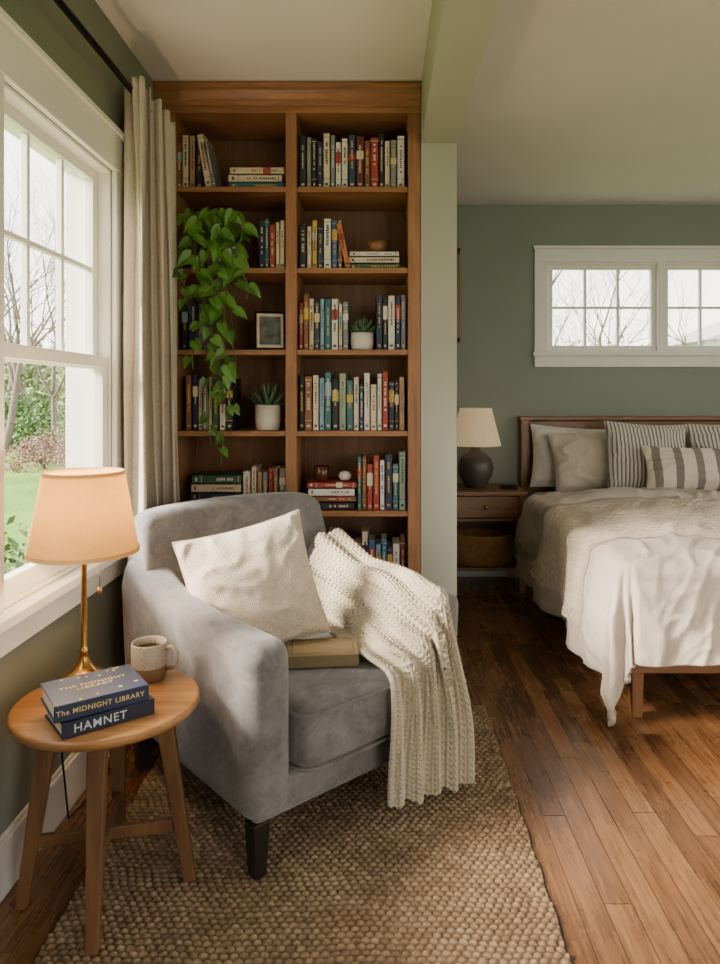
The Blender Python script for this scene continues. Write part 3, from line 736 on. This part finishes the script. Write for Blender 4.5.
b=MB(); b.lathe([(.160,.265),(.100,.50)],60,cap=False); b.lathe([(.158,.265),(.098,.50)],60,cap=False); b.build('shade',M['shade2'],e)
b=MB(); b.box((-.05,-.035,0),(.05,.035,.014)); b.box((-.045,-.03,.014),(.045,.03,.024)); b.build('small_notebook',M['blackmetal'],loc=(.80,4.36,zt+.001),bevel=.003)
e=empty('framed_picture',(.28,YW-.001,1.55)); w,h=.25,.62
b=MB(); b.box((-w,-.025,0),(-w+.03,0,h)); b.box((w-.03,-.025,0),(w,0,h)); b.box((-w,-.025,0),(w,0,.03)); b.box((-w,-.025,h-.03),(w,0,h)); b.build('frame',M['walnutv'],e,bevel=.002)
b=MB(); b.box((-w+.02,-.01,.02),(w-.02,-.002,h-.02)); b.build('print',simple('art_print','#b9ad97',.7,var=.4,vs=6),e)
# ---------------------------------------------------------------- garden
GZ=-.35
b=MB(); b.add([(-60,-20,GZ),(-1.1,-20,GZ),(-1.1,4.85,GZ),(-1.1,70,GZ),(-60,70,GZ)],[(0,1,2,3,4)]); b.add([(-1.1,4.9,GZ),(60,4.9,GZ),(60,70,GZ),(-1.1,70,GZ)],[(0,1,2,3)]); b.add([(3.7,-20,GZ),(60,-20,GZ),(60,4.9,GZ),(3.7,4.9,GZ)],[(0,1,2,3)]); b.build('lawn_ground',M['lawn'])
def tree(loc,hh,seed,depth=5,r0=.12,name='bare_tree'):
    rr=random.Random(seed); b=MB()
    def br(p,d,L,rad,lev):
        K=4; pts=[p.copy()]; rads=[rad]; q=p.copy(); dd=d.copy()
        for i in range(K):
            dd=(dd+Vector((rr.uniform(-1,1),rr.uniform(-1,1),rr.uniform(-.3,.7)))*.16).normalized(); q=q+dd*L/K; pts.append(q.copy()); rads.append(rad*(1-.5*(i+1)/K))
        b.tube(pts,rads,6 if lev<2 else 3,0,False)
        if lev>=depth: return
        nb=rr.choice([3,4]) if lev<4 else 3
        for k in range(nb):
            t=rr.uniform(.35,1) if k<nb-1 else 1; i=min(K,int(t*K+.5)); a=rr.uniform(0,2*PI); sp=rr.uniform(.4,.85)
            s1=dd.orthogonal().normalized(); s2=dd.cross(s1); nd=(dd*math.cos(sp)+(s1*math.cos(a)+s2*math.sin(a))*math.sin(sp)); nd.z+=.12; nd.normalize()
            br(pts[i],nd,L*rr.uniform(.58,.78),rads[i]*.72,lev+1)
    br(Vector((0,0,0)),Vector((0,0,1)),hh*.33,r0,0)
    b.build(name,M['bark'],loc=(loc[0],loc[1],GZ))
for i,(x,y,h_,r0) in enumerate([(-7.3,13.0,8,.07),(-10.2,19,10,.11),(-8.7,22,10,.10),(-12.5,25,11,.14),(-14.5,27,12,.16),(-8.3,17.6,9,.07)]): tree((x,y),h_,i+1,5,r0)
for i,(x,y,h_,r0) in enumerate([(5.5,17,9,.08),(9,20,10,.09),(8,33,10,.15),(7.3,25,7,.08),(14,17,9,.09),(3.0,18,9,.12),(11,18.5,9,.08)]): tree((x,y),h_,i+21,5,r0)
def bush(loc,rad,mat,seed,n=900,name='garden_shrub',ls=.06):
    rr=random.Random(seed); b=MB()
    for k in range(n):
        v=Vector((rr.gauss(0,1),rr.gauss(0,1),abs(rr.gauss(0,1)))).normalized(); q=v*rad*rr.uniform(.6,1.0)*(1+.25*noise.noise(v*2.5+Vector((seed,0,0)))); q.z*=.9
        a=Vector((rr.uniform(-1,1),rr.uniform(-1,1),rr.uniform(-1,1))).normalized(); c=a.orthogonal().normalized(); L=rr.uniform(.6,1.3)*ls
        b.add([q,q+(a+c*.5)*L*.5,q+a*L,q+(a-c*.5)*L*.5],[(0,1,2,3)],0)
    for k in range(10):
        a=rr.uniform(0,2*PI); b.tube([(0,0,0),(math.cos(a)*rad*.4,math.sin(a)*rad*.4,rad*.7)],.012,4,1)
    b.build(name,[mat,M['bark']],loc=(loc[0],loc[1],GZ))
for i,(x,y,rd,mt,n,ls) in enumerate([(-7.0,14.6,.85,'bushp',1700,.07),(-7.6,16.8,.8,'bush',1500,.1),(-9.6,20.5,1.3,'bush',1600,.18),(-12.0,23,1.6,'bush',1600,.22),(-2.1,4.05,.85,'bush',2400,.07),(-17,36,4.2,'hedge',2600,.4),(-8.6,19.5,1.0,'bush',1500,.14),(-21,40,5.0,'hedge',2600,.45),(-13.5,33,3.6,'hedge',2400,.35),(7,38,5.0,'hedge',2600,.35),(13,40,5.4,'hedge',2600,.35)]): bush((x,y),rd,M[mt],i+2,n,ls=ls)
e=empty('neighbour_house',(17.5,26,GZ))
b=MB(); b.box((-5,0,0),(5,5,3.6),0); b.prism([(-5.5,3.6),(5.5,3.6),(0,5.8)],-.3,5.3,1,axis=1)
for x in (-3,0,3): b.box((x-.5,-.03,1.2),(x+.5,0,2.6),1)
b.build('house_body',[M['house'],M['asphalt']],e)
# ---------------------------------------------------------------- light
w=bpy.data.worlds.new('overcast_sky'); bpy.context.scene.world=w; w.use_nodes=True; nt=w.node_tree; bg=nt.nodes['Background']
tc=nt.nodes.new('ShaderNodeTexCoord'); sp=nt.nodes.new('ShaderNodeSeparateXYZ'); rp_=nt.nodes.new('ShaderNodeValToRGB'); nt.links.new(tc.outputs['Generated'],sp.inputs[0]); nt.links.new(sp.outputs[2],rp_.inputs[0]); nt.links.new(rp_.outputs[0],bg.inputs[0])
rp_.color_ramp.elements[0].color=(1,.93,.84,1); rp_.color_ramp.elements[1].color=(.88,.90,.95,1); bg.inputs[1].default_value=6.4
def portal(name,loc,rot,sx,sy):
    ld=bpy.data.lights.new(name,'AREA'); ld.shape='RECTANGLE'; ld.size=sx; ld.size_y=sy; ld.cycles.is_portal=True
    o=bpy.data.objects.new(name,ld); bpy.context.collection.objects.link(o); o.location=loc; o.rotation_euler=rot
portal('window_portal_left',(WX-.16,1.635,1.32),(0,-PI/2,0),1.28,1.47)
portal('window_portal_left_near',(WX-.16,-.1,1.32),(0,-PI/2,0),1.28,1.3)
portal('window_portal_back',(1.863,YW+.16,1.78),(-PI/2,0,0),1.5,.6)
portal('window_portal_right',(XR+.16,1.9,1.3),(0,PI/2,0),1.6,2.8)
portal('room_portal_rear',(1.85,YF-.16,1.07),(PI/2,0,0),1.7,2.05)
sd=bpy.data.lights.new('soft_sun','SUN'); sd.energy=30; sd.angle=math.radians(22); sd.color=(1,.88,.74); so=bpy.data.objects.new('soft_sun',sd); bpy.context.collection.objects.link(so)
d=Vector((1,.30,-.55)); so.rotation_euler=d.to_track_quat('-Z','Y').to_euler()
# ---------------------------------------------------------------- camera
cd=bpy.data.cameras.new('camera'); cam=bpy.data.objects.new('camera',cd); bpy.context.collection.objects.link(cam)
cam.location=(0,0,H); cam.rotation_euler=(PI/2,0,0); cd.sensor_fit='VERTICAL'; cd.sensor_height=36; cd.lens=700/964*36
cd.shift_x=(360-380)/964; cd.shift_y=(395-482)/964; cd.clip_start=.02; cd.clip_end=300
bpy.context.scene.camera=cam
